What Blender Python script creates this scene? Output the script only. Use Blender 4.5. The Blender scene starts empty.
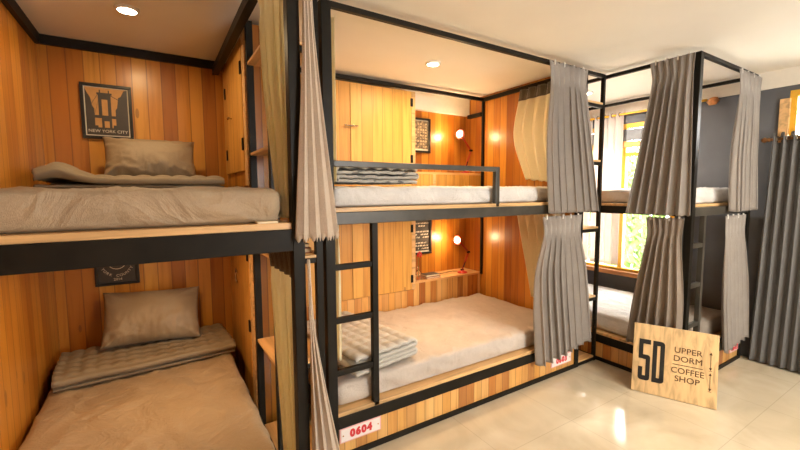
import bpy, bmesh, math, random
from mathutils import Vector, Matrix, noise
random.seed(7)
PI = math.pi
scn = bpy.context.scene
COL = scn.collection

# ------------------------------------------------------------------ materials
def newmat(name):
    m = bpy.data.materials.new(name); m.use_nodes = True
    nt = m.node_tree
    return m, nt, nt.nodes['Principled BSDF']
def N(nt, t, **kw):
    n = nt.nodes.new(t)
    for k, v in kw.items(): setattr(n, k, v)
    return n
def mth(nt, op, a, b=None, c=None):
    n = N(nt, 'ShaderNodeMath', operation=op)
    for i, x in enumerate((a, b, c)):
        if x is None: continue
        if isinstance(x, (int, float)): n.inputs[i].default_value = x
        else: nt.links.new(x, n.inputs[i])
    return n.outputs[0]
def ramp(nt, fac, stops):
    r = N(nt, 'ShaderNodeValToRGB'); e = r.color_ramp.elements
    e[0].position, e[0].color = stops[0][0], (*stops[0][1], 1)
    e[1].position, e[1].color = stops[-1][0], (*stops[-1][1], 1)
    for p, c in stops[1:-1]:
        x = e.new(p); x.color = (*c, 1)
    nt.links.new(fac, r.inputs[0]); return r.outputs[0]
def bump(nt, b, h, strength=.3, dist=.01):
    n = N(nt, 'ShaderNodeBump'); n.inputs['Strength'].default_value = strength
    n.inputs['Distance'].default_value = dist
    nt.links.new(h, n.inputs['Height']); nt.links.new(n.outputs[0], b.inputs['Normal'])
def plain(name, col, rough=.5, metal=0., emis=None, es=0., noise_amt=.08, nscale=30, bumpy=.0, spec=.5):
    m, nt, b = newmat(name)
    tc = N(nt, 'ShaderNodeNewGeometry')
    nz = N(nt, 'ShaderNodeTexNoise'); nz.inputs['Scale'].default_value = nscale; nz.inputs['Detail'].default_value = 3
    nt.links.new(tc.outputs['Position'], nz.inputs['Vector'])
    lo = tuple(c * (1 - noise_amt) for c in col); hi = tuple(min(1, c * (1 + noise_amt)) for c in col)
    nt.links.new(ramp(nt, nz.outputs[0], [(.3, lo), (.7, hi)]), b.inputs['Base Color'])
    b.inputs['Roughness'].default_value = rough; b.inputs['Metallic'].default_value = metal; b.inputs['Specular IOR Level'].default_value = spec
    if emis:
        b.inputs['Emission Color'].default_value = (*emis, 1); b.inputs['Emission Strength'].default_value = es
    if bumpy: bump(nt, b, nz.outputs[0], bumpy, .004)
    return m
def planks(name, cols, width=.085, rough=.32, seed=0., groove=.035, coat=.25):
    """vertical tongue-and-groove boards; the board index runs along x+y so it works on both wall directions"""
    m, nt, b = newmat(name)
    g = N(nt, 'ShaderNodeNewGeometry'); sp = N(nt, 'ShaderNodeSeparateXYZ'); nt.links.new(g.outputs['Position'], sp.inputs[0])
    h = mth(nt, 'ADD', mth(nt, 'ADD', sp.outputs[0], sp.outputs[1]), seed + 20.)
    q = mth(nt, 'DIVIDE', h, width)
    cell = mth(nt, 'FLOOR', q); fr = mth(nt, 'FRACT', q)
    wn = N(nt, 'ShaderNodeTexWhiteNoise', noise_dimensions='1D'); nt.links.new(cell, wn.inputs['W'])
    cv = N(nt, 'ShaderNodeCombineXYZ')
    nt.links.new(mth(nt, 'MULTIPLY', h, 26.), cv.inputs[0])
    nt.links.new(mth(nt, 'MULTIPLY', wn.outputs[0], 40.), cv.inputs[1])
    nt.links.new(mth(nt, 'MULTIPLY', sp.outputs[2], 1.7), cv.inputs[2])
    nz = N(nt, 'ShaderNodeTexNoise'); nz.inputs['Scale'].default_value = 1.; nz.inputs['Detail'].default_value = 5; nz.inputs['Distortion'].default_value = .6
    nt.links.new(cv.outputs[0], nz.inputs['Vector'])
    cv2 = N(nt, 'ShaderNodeCombineXYZ')
    nt.links.new(mth(nt, 'MULTIPLY', h, 14.), cv2.inputs[0]); nt.links.new(mth(nt, 'MULTIPLY', wn.outputs[0], 17.), cv2.inputs[1])
    nt.links.new(mth(nt, 'MULTIPLY', sp.outputs[2], 4.5), cv2.inputs[2])
    vo = N(nt, 'ShaderNodeTexVoronoi'); vo.inputs['Scale'].default_value = .55; nt.links.new(cv2.outputs[0], vo.inputs['Vector'])
    knot = mth(nt, 'LESS_THAN', vo.outputs['Distance'], .09)
    base = ramp(nt, wn.outputs[0], [(i / (len(cols) - 1), c) for i, c in enumerate(cols)])
    grain = ramp(nt, nz.outputs[0], [(.3, (.66, .55, .42)), (.5, (.95, .93, .9)), (.75, (1.0, 1.0, 1.0))])
    mx = N(nt, 'ShaderNodeMix', data_type='RGBA', blend_type='MULTIPLY'); mx.inputs[0].default_value = .8
    nt.links.new(base, mx.inputs[6]); nt.links.new(grain, mx.inputs[7])
    edge = mth(nt, 'MINIMUM', fr, mth(nt, 'SUBTRACT', 1., fr))
    gr = mth(nt, 'LESS_THAN', edge, groove)
    dark = mth(nt, 'MAXIMUM', mth(nt, 'MULTIPLY', gr, .62), mth(nt, 'MULTIPLY', knot, .55))
    mx2 = N(nt, 'ShaderNodeMix', data_type='RGBA'); nt.links.new(dark, mx2.inputs[0])
    nt.links.new(mx.outputs[2], mx2.inputs[6]); mx2.inputs[7].default_value = (.16, .055, .015, 1)
    nt.links.new(mx2.outputs[2], b.inputs['Base Color'])
    b.inputs['Roughness'].default_value = rough
    b.inputs['Coat Weight'].default_value = coat; b.inputs['Coat Roughness'].default_value = .24
    bump(nt, b, mth(nt, 'SUBTRACT', mth(nt, 'MULTIPLY', nz.outputs[0], .25), gr), .35, .003)
    return m
def boardwood(name, col, rough=.4, axis=0):
    m, nt, b = newmat(name)
    g = N(nt, 'ShaderNodeNewGeometry'); mp = N(nt, 'ShaderNodeMapping')
    s = [26., 26., 26.]; s[axis] = 1.8
    mp.inputs['Scale'].default_value = s
    nt.links.new(g.outputs['Position'], mp.inputs['Vector'])
    nz = N(nt, 'ShaderNodeTexNoise'); nz.inputs['Scale'].default_value = 1.; nz.inputs['Detail'].default_value = 5; nz.inputs['Distortion'].default_value = .8
    nt.links.new(mp.outputs[0], nz.inputs['Vector'])
    c1 = tuple(c * .62 for c in col); c2 = tuple(min(1, c * 1.12) for c in col)
    nt.links.new(ramp(nt, nz.outputs[0], [(.3, c1), (.52, col), (.75, c2)]), b.inputs['Base Color'])
    b.inputs['Roughness'].default_value = rough
    bump(nt, b, nz.outputs[0], .15, .002)
    return m
def fabric(name, col, rough=.9, weave=700, var=.14, wr=0., sheen=.25, trans=0.):
    m, nt, b = newmat(name)
    g = N(nt, 'ShaderNodeNewGeometry')
    nz = N(nt, 'ShaderNodeTexNoise'); nz.inputs['Scale'].default_value = 7; nz.inputs['Detail'].default_value = 6; nz.inputs['Roughness'].default_value = .7
    nt.links.new(g.outputs['Position'], nz.inputs['Vector'])
    mp = N(nt, 'ShaderNodeMapping'); mp.inputs['Scale'].default_value = (weave, weave, weave * .3)
    nt.links.new(g.outputs['Position'], mp.inputs['Vector'])
    n2 = N(nt, 'ShaderNodeTexNoise'); n2.inputs['Scale'].default_value = 1.; n2.inputs['Detail'].default_value = 1
    nt.links.new(mp.outputs[0], n2.inputs['Vector'])
    fac = mth(nt, 'ADD', mth(nt, 'MULTIPLY', nz.outputs[0], .5), mth(nt, 'MULTIPLY', n2.outputs[0], .5))
    lo = tuple(c * (1 - var) for c in col); hi = tuple(min(1, c * (1 + var)) for c in col)
    nt.links.new(ramp(nt, fac, [(.35, lo), (.65, hi)]), b.inputs['Base Color'])
    b.inputs['Roughness'].default_value = rough; b.inputs['Sheen Weight'].default_value = sheen
    hh = n2.outputs[0]
    if wr:
        n3 = N(nt, 'ShaderNodeTexNoise'); n3.inputs['Scale'].default_value = 9; n3.inputs['Detail'].default_value = 4; n3.inputs['Distortion'].default_value = 1.6
        nt.links.new(g.outputs['Position'], n3.inputs['Vector'])
        n3.inputs['Scale'].default_value = 5.5
        rd = mth(nt, 'ABSOLUTE', mth(nt, 'SUBTRACT', n3.outputs[0], .5))
        hh = mth(nt, 'ADD', mth(nt, 'MULTIPLY', rd, -2.2 * wr), mth(nt, 'MULTIPLY', n2.outputs[0], .06))
    bump(nt, b, hh, .5 if not wr else .75, .006 if not wr else .03)
    if trans:
        out = [n for n in nt.nodes if n.type == 'OUTPUT_MATERIAL'][0]
        tr = N(nt, 'ShaderNodeBsdfTranslucent'); tr.inputs[0].default_value = (*[min(1, c * 1.3) for c in col], 1)
        mx = N(nt, 'ShaderNodeMixShader'); mx.inputs[0].default_value = trans
        nt.links.new(b.outputs[0], mx.inputs[1]); nt.links.new(tr.outputs[0], mx.inputs[2]); nt.links.new(mx.outputs[0], out.inputs[0])
    return m

WALLWOOD = planks('pine_wall_boards', [(.54, .205, .022), (.64, .285, .038), (.34, .10, .009), (.70, .345, .055), (.58, .23, .028), (.42, .135, .013), (.67, .315, .045)], .083)
DOORWOOD = planks('pale_pine_boards', [(.68, .36, .075), (.74, .42, .10), (.62, .31, .06), (.71, .39, .085)], .098, seed=.03, groove=.022, rough=.45, coat=.0)
KICKWOOD = planks('kick_strip_boards', [(.66, .32, .07), (.80, .49, .17), (.36, .105, .018), (.76, .43, .13), (.50, .18, .032), (.82, .51, .19), (.70, .35, .09)], .066, seed=.4)
BOARD = boardwood('pine_board', (.72, .45, .20))
BOARDY = boardwood('pine_board_lengthwise', (.68, .40, .16), axis=1)
LEDGE = boardwood('ledge_pine', (.74, .44, .18))
SIGNW = boardwood('sign_pine', (.74, .52, .27), .45, axis=2)
STEEL = plain('black_steel', (.013, .011, .008), .45, 0., spec=.16, noise_amt=.25, nscale=12)
STEELSHEEN = plain('black_steel_sheen_tint', (.055, .050, .040), .36, .0, spec=.4, noise_amt=.3, nscale=9)  # same black steel, its reflected sheen mixed into a greyer base colour
TRIMB = plain('black_trim_paint', (.013, .011, .009), .5, spec=.2)
CEIL = plain('ceiling_paint', (.80, .77, .70), .85, noise_amt=.02, nscale=3)
BANDW = plain('white_beam_paint', (.80, .76, .67), .8, noise_amt=.02)
DARKW = plain('slate_wall_paint', (.105, .11, .12), .75, noise_amt=.1, nscale=5)
SHEETW = fabric('taupe_sheet', (.40, .30, .19), .5, wr=.5, sheen=.05)
SHEETG = fabric('grey_sheet', (.56, .50, .45), .7, wr=.45, sheen=.05)
SHEETB = fabric('pale_sheet', (.68, .67, .66), .75, wr=.4, sheen=.05)
PILLOW = fabric('taupe_pillow', (.29, .22, .135), .45, wr=.15, sheen=.05)
QUILTT = fabric('taupe_quilt', (.25, .20, .13), .65, wr=.12, sheen=.05)
QUILTG = fabric('grey_quilt', (.56, .54, .50), .85, wr=.15, var=.15, sheen=.1)
def add_dashes(m, scale=(70, 24, 55), thr=.66):
    nt = m.node_tree; b = nt.nodes['Principled BSDF']; lk = b.inputs['Base Color'].links[0]; src = lk.from_socket
    g = N(nt, 'ShaderNodeNewGeometry'); mp = N(nt, 'ShaderNodeMapping'); mp.inputs['Scale'].default_value = scale
    nt.links.new(g.outputs['Position'], mp.inputs['Vector'])
    nz = N(nt, 'ShaderNodeTexNoise'); nz.inputs['Scale'].default_value = 1.; nz.inputs['Detail'].default_value = 0
    nt.links.new(mp.outputs[0], nz.inputs['Vector'])
    k = mth(nt, 'GREATER_THAN', nz.outputs[0], thr)
    mx = N(nt, 'ShaderNodeMix', data_type='RGBA'); nt.links.new(mth(nt, 'MULTIPLY', k, .8), mx.inputs[0])
    nt.links.new(src, mx.inputs[6]); mx.inputs[7].default_value = (.10, .10, .10, 1)
    nt.links.new(mx.outputs[2], b.inputs['Base Color'])
QUILTP = fabric('grey_dashed_quilt', (.50, .48, .44), .85, wr=.15, var=.15, sheen=.1)
add_dashes(QUILTP, (22, 60, 60), .60)
CURT = fabric('grey_curtain_cloth', (.335, .305, .28), .92, trans=.12)
CURTD = fabric('charcoal_grey_curtain_cloth', (.135, .135, .135), .85, trans=.05)
CURTW = fabric('beige_curtain_lining', (.88, .80, .62), .9, trans=.45, weave=250, var=.04)
CURTS = fabric('sheer_pale_curtain_cloth', (.66, .60, .56), .9, trans=.5)
CURTO = fabric('beige_curtain_cloth', (.60, .50, .40), .92, trans=.15)
CURTB = fabric('brown_grey_curtain_cloth', (.29, .245, .205), .92, trans=.08)
TAPE = fabric('brown_heading_tape', (.085, .07, .05), .9)
WHITEP = plain('white_plastic', (.85, .84, .8), .4, noise_amt=.01)
REDP = plain('red_print', (.65, .03, .04), .5, noise_amt=.02)
PLATEW = plain('number_plate_white', (.85, .80, .80), .4, noise_amt=.02)
PLATER = plain('number_plate_pink_edge', (.80, .45, .45), .4, noise_amt=.02)
INK = plain('black_ink', (.012, .012, .012), .6)
INKB = plain('brown_ink', (.10, .05, .02), .6)
FRAMEB = plain('black_picture_frame', (.012, .010, .008), .35)
MATW = plain('cream_mat_board', (.72, .66, .52), .8)
PRINTT = plain('tan_print_paper', (.55, .30, .10), .7)
PRINTD = plain('dark_print_paper', (.05, .04, .03), .5)
PRINTG = plain('engraved_print_paper', (.20, .14, .08), .5, noise_amt=.8, nscale=60)
REDL = plain('red_enamel', (.42, .03, .02), .3, .2)
BRASS = plain('copper_metal', (.55, .27, .11), .3, .9, noise_amt=.3)
CHROME = plain('chrome', (.45, .40, .33), .22, 1.)
BULB = plain('lit_bulb', (1, .9, .7), .5, emis=(1., .80, .50), es=40.)
DIFF = plain('lit_downlight', (1, .9, .75), .5, emis=(1., .84, .60), es=30.)
YELP = plain('yellow_window_paint', (.80, .45, .04), .45)
ORNW = boardwood('orange_sill_wood', (.62, .30, .10), axis=1)
LEAF = plain('foliage_green', (.16, .26, .06), .6, noise_amt=.6, nscale=6)
BARK = plain('tree_bark', (.25, .20, .15), .8)
GROUND = plain('outside_ground', (.45, .45, .40), .9)
BOOKM = plain('book_cover_grey', (.045, .05, .055), .5)
BOOKR = plain('book_cover_red', (.38, .06, .03), .5)
PAPER = plain('cream_paper', (.78, .66, .45), .7)
HAIRD = plain('dark_cord', (.03, .015, .01), .5)
BLUEG = plain('slate_blind', (.16, .17, .18), .6)

def glassmat():
    m, nt, b = newmat('clear_glass')
    b.inputs['Base Color'].default_value = (1, 1, 1, 1); b.inputs['Roughness'].default_value = .0
    b.inputs['Transmission Weight'].default_value = 1.; b.inputs['IOR'].default_value = 1.45
    return m
GLASS = glassmat()
def panemat():
    m, nt, b = newmat('window_pane_glass')
    nt.nodes.remove(b); out = [n for n in nt.nodes if n.type == 'OUTPUT_MATERIAL'][0]
    t = N(nt, 'ShaderNodeBsdfTransparent'); g = N(nt, 'ShaderNodeBsdfGlossy'); g.inputs['Roughness'].default_value = .02
    fz = N(nt, 'ShaderNodeFresnel'); fz.inputs[0].default_value = 1.3
    mx = N(nt, 'ShaderNodeMixShader')
    nt.links.new(fz.outputs[0], mx.inputs[0]); nt.links.new(t.outputs[0], mx.inputs[1]); nt.links.new(g.outputs[0], mx.inputs[2])
    nt.links.new(mx.outputs[0], out.inputs[0])
    return m
PANE = panemat()
def floormat():
    m, nt, b = newmat('glossy_beige_tiles')
    g = N(nt, 'ShaderNodeNewGeometry'); sp = N(nt, 'ShaderNodeSeparateXYZ'); nt.links.new(g.outputs['Position'], sp.inputs[0])
    T = .60
    ex = mth(nt, 'PINGPONG', mth(nt, 'ADD', sp.outputs[0], 20.08), T / 2)
    ey = mth(nt, 'PINGPONG', mth(nt, 'ADD', sp.outputs[1], 20.2), T / 2)
    gr = mth(nt, 'LESS_THAN', mth(nt, 'MINIMUM', ex, ey), .0022)
    nz = N(nt, 'ShaderNodeTexNoise'); nz.inputs['Scale'].default_value = 2.2; nz.inputs['Detail'].default_value = 6; nz.inputs['Distortion'].default_value = 1.2
    nt.links.new(g.outputs['Position'], nz.inputs['Vector'])
    base = ramp(nt, nz.outputs[0], [(.3, (.52, .45, .33)), (.5, (.60, .53, .40)), (.7, (.66, .60, .47))])
    mx = N(nt, 'ShaderNodeMix', data_type='RGBA'); nt.links.new(mth(nt, 'MULTIPLY', gr, .35), mx.inputs[0])
    nt.links.new(base, mx.inputs[6]); mx.inputs[7].default_value = (.30, .26, .19, 1)
    nt.links.new(mx.outputs[2], b.inputs['Base Color'])
    b.inputs['Roughness'].default_value = .10; b.inputs['IOR'].default_value = 1.5
    return m
FLOOR = floormat()

# ------------------------------------------------------------------ mesh helpers
def bx(bm, x0, x1, y0, y1, z0, z1, M=None):
    vs = [bm.verts.new((x, y, z)) for x in (x0, x1) for y in (y0, y1) for z in (z0, z1)]
    for f in ((0, 1, 3, 2), (4, 6, 7, 5), (0, 4, 5, 1), (2, 3, 7, 6), (0, 2, 6, 4), (1, 5, 7, 3)):
        bm.faces.new([vs[i] for i in f])
    if M is not None: bmesh.ops.transform(bm, matrix=M, verts=vs)
    return vs
def rod(bm, a, b, r, n=10, r2=None):
    a, b = Vector(a), Vector(b); d = (b - a); L = d.length
    q = d.to_track_quat('Z', 'Y').to_matrix().to_4x4()
    bmesh.ops.create_cone(bm, cap_ends=True, segments=n, radius1=r, radius2=r if r2 is None else r2, depth=L,
                          matrix=Matrix.Translation((a + b) / 2) @ q)
def lathe(bm, prof, M=None, n=24, closed=False):
    rings = []
    for r, z in prof:
        rings.append([bm.verts.new((r * math.cos(2 * PI * i / n), r * math.sin(2 * PI * i / n), z)) for i in range(n)])
    for a, b in zip(rings, rings[1:]):
        for i in range(n): bm.faces.new((a[i], a[(i + 1) % n], b[(i + 1) % n], b[i]))
    if closed:
        a, b = rings[-1], rings[0]
        for i in range(n): bm.faces.new((a[i], a[(i + 1) % n], b[(i + 1) % n], b[i]))
    else: bm.faces.new(rings[0][::-1]); bm.faces.new(rings[-1])
    if M is not None: bmesh.ops.transform(bm, matrix=M, verts=[v for r in rings for v in r])
def sph(bm, c, r, seg=16, sc=(1, 1, 1)):
    bmesh.ops.create_uvsphere(bm, u_segments=seg, v_segments=max(8, seg // 2), radius=r,
                              matrix=Matrix.Translation(c) @ Matrix.Diagonal((*sc, 1)))
def tube(bm, pts, r, n=8):
    for a, b in zip(pts, pts[1:]):
        rod(bm, a, b, r, n)
    for p in pts[1:-1]: sph(bm, p, r, 8)
def thing(name, label, cat, loc, group=None, kind=None):
    o = bpy.data.objects.new(name, None); COL.objects.link(o); o.location = loc
    o.empty_display_size = .05
    if label: o['label'] = label
    if cat: o['category'] = cat
    if group: o['group'] = group
    if kind: o['kind'] = kind
    return o
def wloc(o):
    v = Vector(o.location)
    while o.parent: o = o.parent; v += Vector(o.location)
    return v
def mk(name, bm, mat, parent=None, bevel=0., smooth=False, label=None, cat=None, group=None, kind=None, sub=0, solid=0., origin=None):
    """bm is in world coordinates; the mesh is moved to the object's own origin"""
    bmesh.ops.recalc_face_normals(bm, faces=bm.faces)
    if smooth:
        for f in bm.faces: f.smooth = True
    if origin is None:
        xs = [v.co for v in bm.verts]
        mn = Vector([min(c[i] for c in xs) for i in range(3)]); mxx = Vector([max(c[i] for c in xs) for i in range(3)])
        origin = Vector(((mn.x + mxx.x) / 2, (mn.y + mxx.y) / 2, mn.z))
    origin = Vector(origin)
    bmesh.ops.translate(bm, vec=-origin, verts=bm.verts)
    me = bpy.data.meshes.new(name); bm.to_mesh(me); bm.free()
    o = bpy.data.objects.new(name, me); COL.objects.link(o)
    if mat: me.materials.append(mat)
    if parent is not None:
        o.parent = parent; o.location = origin - wloc(parent)
    else: o.location = origin
    if solid:
        s = o.modifiers.new('Solidify', 'SOLIDIFY'); s.thickness = solid; s.offset = 0
    if sub:
        s = o.modifiers.new('Subdivision', 'SUBSURF'); s.levels = sub; s.render_levels = sub
    if bevel:
        s = o.modifiers.new('Bevel', 'BEVEL'); s.width = bevel; s.segments = 2; s.limit_method = 'ANGLE'
    if label: o['label'] = label
    if cat: o['category'] = cat
    if group: o['group'] = group
    if kind: o['kind'] = kind
    return o
def box(name, x0, x1, y0, y1, z0, z1, mat, parent=None, bevel=.0015, **kw):
    bm = bmesh.new(); bx(bm, x0, x1, y0, y1, z0, z1)
    return mk(name, bm, mat, parent, bevel, **kw)
def struct(name, bm, mat, **kw): return mk(name, bm, mat, kind='structure', **kw)
def sbox(name, x0, x1, y0, y1, z0, z1, mat, **kw): return box(name, x0, x1, y0, y1, z0, z1, mat, bevel=0, kind='structure', **kw)
def text(name, s, size, M, mat, parent, extrude=.001, align='CENTER', sx=1., bold=0., spacing=1.):
    c = bpy.data.curves.new(name, 'FONT'); c.body = s; c.size = size; c.extrude = extrude; c.align_x = align; c.align_y = 'CENTER'
    c.offset = bold; c.space_character = spacing; c.resolution_u = 3
    t = bpy.data.objects.new('tmp', c); COL.objects.link(t)
    dg = bpy.context.evaluated_depsgraph_get()
    me = bpy.data.meshes.new_from_object(t.evaluated_get(dg)); me.name = name
    bpy.data.objects.remove(t); bpy.data.curves.remove(c)
    me.transform(M @ Matrix.Diagonal((sx, 1, 1, 1)))
    org = M.translation.copy(); me.transform(Matrix.Translation(-org))
    me.materials.clear(); me.materials.append(mat)
    o = bpy.data.objects.new(name, me); COL.objects.link(o)
    o.parent = parent; o.location = org - wloc(parent)
    return o
# text facing -Y at (x,y,z)
def MY(x, y, z): return Matrix.Translation((x, y, z)) @ Matrix.Rotation(PI / 2, 4, 'X')

# ------------------------------------------------------------------ key dimensions (metres)
XL, YB, ZC = -.56, 3.17, 2.36        # left wall, back wall, ceiling
XR = 4.22                            # right wall
YF, ZT = 1.829, 2.335                # front plane and top of the middle bunk
YFRONT = -2.2

# ------------------------------------------------------------------ room shell
sbox('floor', XL - .1, XR + .12, YFRONT - .1, YB + .1, -.1, 0, FLOOR)
sbox('ceiling', XL - .1, XR + .12, YFRONT - .1, YB + .1, ZC, ZC + .1, CEIL)
sbox('wall_left', XL - .1, XL, YFRONT, YB, 0, ZC, WALLWOOD)
sbox('wall_back', XL, 3.086, YB, YB + .1, 0, ZC, WALLWOOD)
sbox('wall_back_corner', 3.086, XR, YB, YB + .1, 0, ZC, DARKW)
# right wall with two window openings
W1 = (1.78, 2.86, .56, 2.12); W2 = (.12, 1.03, .45, 2.19)
bm = bmesh.new()
X0, X1 = XR, XR + .12
for y0, y1, z0, z1 in ((YFRONT, W2[0], 0, ZC), (W2[0], W2[1], 0, W2[2]), (W2[0], W2[1], W2[3], ZC), (W2[1], W1[0], 0, ZC),
                       (W1[0], W1[1], 0, W1[2]), (W1[0], W1[1], W1[3], ZC), (W1[1], YB, 0, ZC)):
    bx(bm, X0, X1, y0, y1, z0, z1)
struct('wall_right', bm, DARKW)
sbox('trim_1', XR - .02, XR - .0005, YFRONT, YB, 2.225, ZC, BANDW)          # pale ceiling beam, right wall
sbox('trim_2', 2.0, 2.795, YB - .06, YB - .0005, 2.20, ZC, BANDW)          # pale beam above the desk nooks
# front wall (behind the camera) with an unseen window added for ambient daylight
W3 = (1.5, 3.1, 1.05, 2.05)
bm = bmesh.new()
for x0, x1, z0, z1 in ((XL, W3[0], 0, ZC), (W3[1], XR, 0, ZC), (W3[0], W3[1], 0, W3[2]), (W3[0], W3[1], W3[3], ZC)):
    bx(bm, x0, x1, YFRONT - .1, YFRONT, z0, z1)
struct('wall_front', bm, CEIL)

def window(n, y0, y1, z0, z1, mulls, transom=None, sillmat=ORNW):
    t = thing('window_%d' % n, None, None, (XR + .05, (y0 + y1) / 2, z0), kind='structure')
    bm = bmesh.new(); w = .045
    bx(bm, XR + .01, XR + .09, y0, y0 + w, z0, z1); bx(bm, XR + .01, XR + .09, y1 - w, y1, z0, z1)
    bx(bm, XR + .01, XR + .09, y0 + w, y1 - w, z1 - w, z1); bx(bm, XR + .01, XR + .09, y0 + w, y1 - w, z0, z0 + w * .6)
    mk('window_frame', bm, YELP, t, .003)
    for m_ in mulls:
        box('mullion', XR + .02, XR + .08, m_ - .022, m_ + .022, z0 + w * .6, z1 - w, YELP, t)
    if transom:
        box('transom_bar', XR + .022, XR + .078, y0 + w, y1 - w, transom - .02, transom + .02, YELP, t)
    box('window_pane', XR + .047, XR + .053, y0 + w, y1 - w, z0 + w * .6, z1 - w, PANE, t, 0)
    box('window_sill', XR - .05, XR + .01, y0 - .02, y1 + .02, z0 - .045, z0, sillmat, t, .003)
    return t
w1 = window(1, *W1, (2.30,), 1.80)
box('blind', XR + .012, XR + .03, W1[0] + .05, W1[1] - .05, 1.94, 2.06, BLUEG, w1)
box('pelmet', XR - .012, XR + .012, W1[0] - .02, W1[1] + .02, 1.87, 1.93, ORNW, w1)
w2 = window(2, *W2, (.60,), 1.75)
box('side_casing', XR - .02, XR + .012, W2[1] - .01, W2[1] + .05, W2[2], 2.13, BOARD, w2, .003)
t = thing('window_3', None, None, ((W3[0] + W3[1]) / 2, YFRONT - .05, W3[2]), kind='structure')
bm = bmesh.new()
for x0, x1, z0, z1 in ((W3[0], W3[0] + .05, W3[2], W3[3]), (W3[1] - .05, W3[1], W3[2], W3[3]), (W3[0] + .05, W3[1] - .05, W3[2], W3[2] + .05), (W3[0] + .05, W3[1] - .05, W3[3] - .05, W3[3])):
    bx(bm, x0, x1, YFRONT - .08, YFRONT - .02, z0, z1)
mk('window_frame', bm, YELP, t, .003)
box('mullion', 2.175, 2.225, YFRONT - .075, YFRONT - .025, W3[2] + .05, W3[3] - .05, YELP, t)
box('window_pane', W3[0] + .05, W3[1] - .05, YFRONT - .053, YFRONT - .047, W3[2] + .05, W3[3] - .05, PANE, t, 0)

# black ceiling trims in the bunk bays
bm = bmesh.new()
bx(bm, XL, .44, YB - .025, YB - .0005, 2.305, 2.3595)
struct('trim_3', bm, TRIMB)
bm = bmesh.new(); bx(bm, XL + .0005, XL + .025, 1.32, YB - .026, 2.300, 2.3595)
struct('trim_4', bm, TRIMB)

# ------------------------------------------------------------------ bedding builders
def gridbox(nx, ny, nz, f):
    """closed box surface of a lattice; f(u,v,w in 0..1) -> co"""
    bm = bmesh.new(); d = {}
    def V(i, j, k):
        if (i, j, k) not in d: d[(i, j, k)] = bm.verts.new(f(i / nx, j / ny, k / nz))
        return d[(i, j, k)]
    for i in range(nx):
        for j in range(ny):
            for k in (0, nz): bm.faces.new((V(i, j, k), V(i + 1, j, k), V(i + 1, j + 1, k), V(i, j + 1, k)))
    for i in range(nx):
        for k in range(nz):
            for j in (0, ny): bm.faces.new((V(i, j, k), V(i + 1, j, k), V(i + 1, j, k + 1), V(i, j, k + 1)))
    for j in range(ny):
        for k in range(nz):
            for i in (0, nx): bm.faces.new((V(i, j, k), V(i, j + 1, k), V(i, j + 1, k + 1), V(i, j, k + 1)))
    return bm
def mattress(name, label, x0, x1, y0, y1, z0, z1, mat, seed=0, wr=1., group=None):
    r = min(.045, (z1 - z0) * .42)
    cx, cy, cz = (x0 + x1) / 2, (y0 + y1) / 2, (z0 + z1) / 2
    hx, hy, hz = (x1 - x0) / 2, (y1 - y0) / 2, (z1 - z0) / 2
    def f(u, v, w):
        p = Vector(((u * 2 - 1) * hx, (v * 2 - 1) * hy, (w * 2 - 1) * hz))
        q = Vector((max(-hx + r, min(hx - r, p.x)), max(-hy + r, min(hy - r, p.y)), max(-hz + r, min(hz - r, p.z))))
        n = p - q
        if n.length > 1e-9: n.normalize(); p = q + n * r
        P = p + Vector((cx, cy, cz))
        # tension wrinkles that fan from the tucked edge
        side = max(0, 1 - (w * 1.0)) if w < 1 else 0
        s = Vector((P.x + seed * 3.1, P.y * 1.0 + seed, P.z))
        a = noise.noise(Vector((s.x * 9 + s.z * 14, s.y * 9 - s.z * 8, s.z * 3)))
        b = noise.noise(s * 3.2)
        ridg = 1 - abs(noise.noise(Vector((s.x * 5.5 + s.y * 2.2, s.y * 1.6 - s.x * 1.2, seed)))) * 2
        rid2 = 1 - abs(noise.noise(Vector((s.x * 11 - s.y * 3.2, s.y * 2.4 + s.x, seed + 4)))) * 2
        if n.length > 0 and w < .99 and w > .01:
            P += Vector((n.x, n.y, 0)) * (a * .018 * wr - .008)
            P.z += a * .006 * wr
        if w >= .99:
            P.z += (b * .006 + max(0, ridg) ** 3 * .012 + max(0, rid2) ** 4 * .007) * wr
            if n.length > 0: pass
        return P
    bm = gridbox(int(hx * 2 / .022), int(hy * 2 / .022), 8, f)
    return mk(name, bm, mat, smooth=True, label=label, cat='mattress', group=group, origin=(cx, cy, z0))
def pillow(name, label, w, h, T, M, mat, seed=1):
    def f(u, v, k):
        a, b = u * 2 - 1, v * 2 - 1
        prof = max(0, (1 - abs(a) ** 2.4)) ** .6 * max(0, (1 - abs(b) ** 2.2)) ** .6
        pinx = 1 - .06 * (1 - abs(a) ** 1.5) * abs(b) ** 4
        x = a * w / 2 * (1 - .055 * (1 - b * b) * abs(a) ** 3); y = b * h / 2 * (1 - .07 * (1 - a * a) * abs(b) ** 3)
        c = (abs(a) * abs(b)) ** 1.5
        ang = math.atan2(b * h, a * w)
        wrk = math.sin(ang * 26 + seed + 2 * noise.noise(Vector((a * 2, b * 2, seed)))) * .007 * c * 2
        nz = noise.noise(Vector((a * 2.2 + seed, b * 2.4, k))) * .012 + max(0, 1 - abs(noise.noise(Vector((a * 7 + seed, b * 2.2 + a, 3)))) * 3) ** 2 * .014 * max(0, .35 - b)
        z = (k * 2 - 1) * (T / 2 * prof + (wrk + nz) * (prof > .05))
        return M @ Vector((x, y, z))
    bm = gridbox(46, 34, 1, f)
    bmesh.ops.remove_doubles(bm, verts=bm.verts, dist=.0004)
    return mk(name, bm, mat, smooth=True, label=label, cat='pillow', origin=M.translation)
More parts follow.
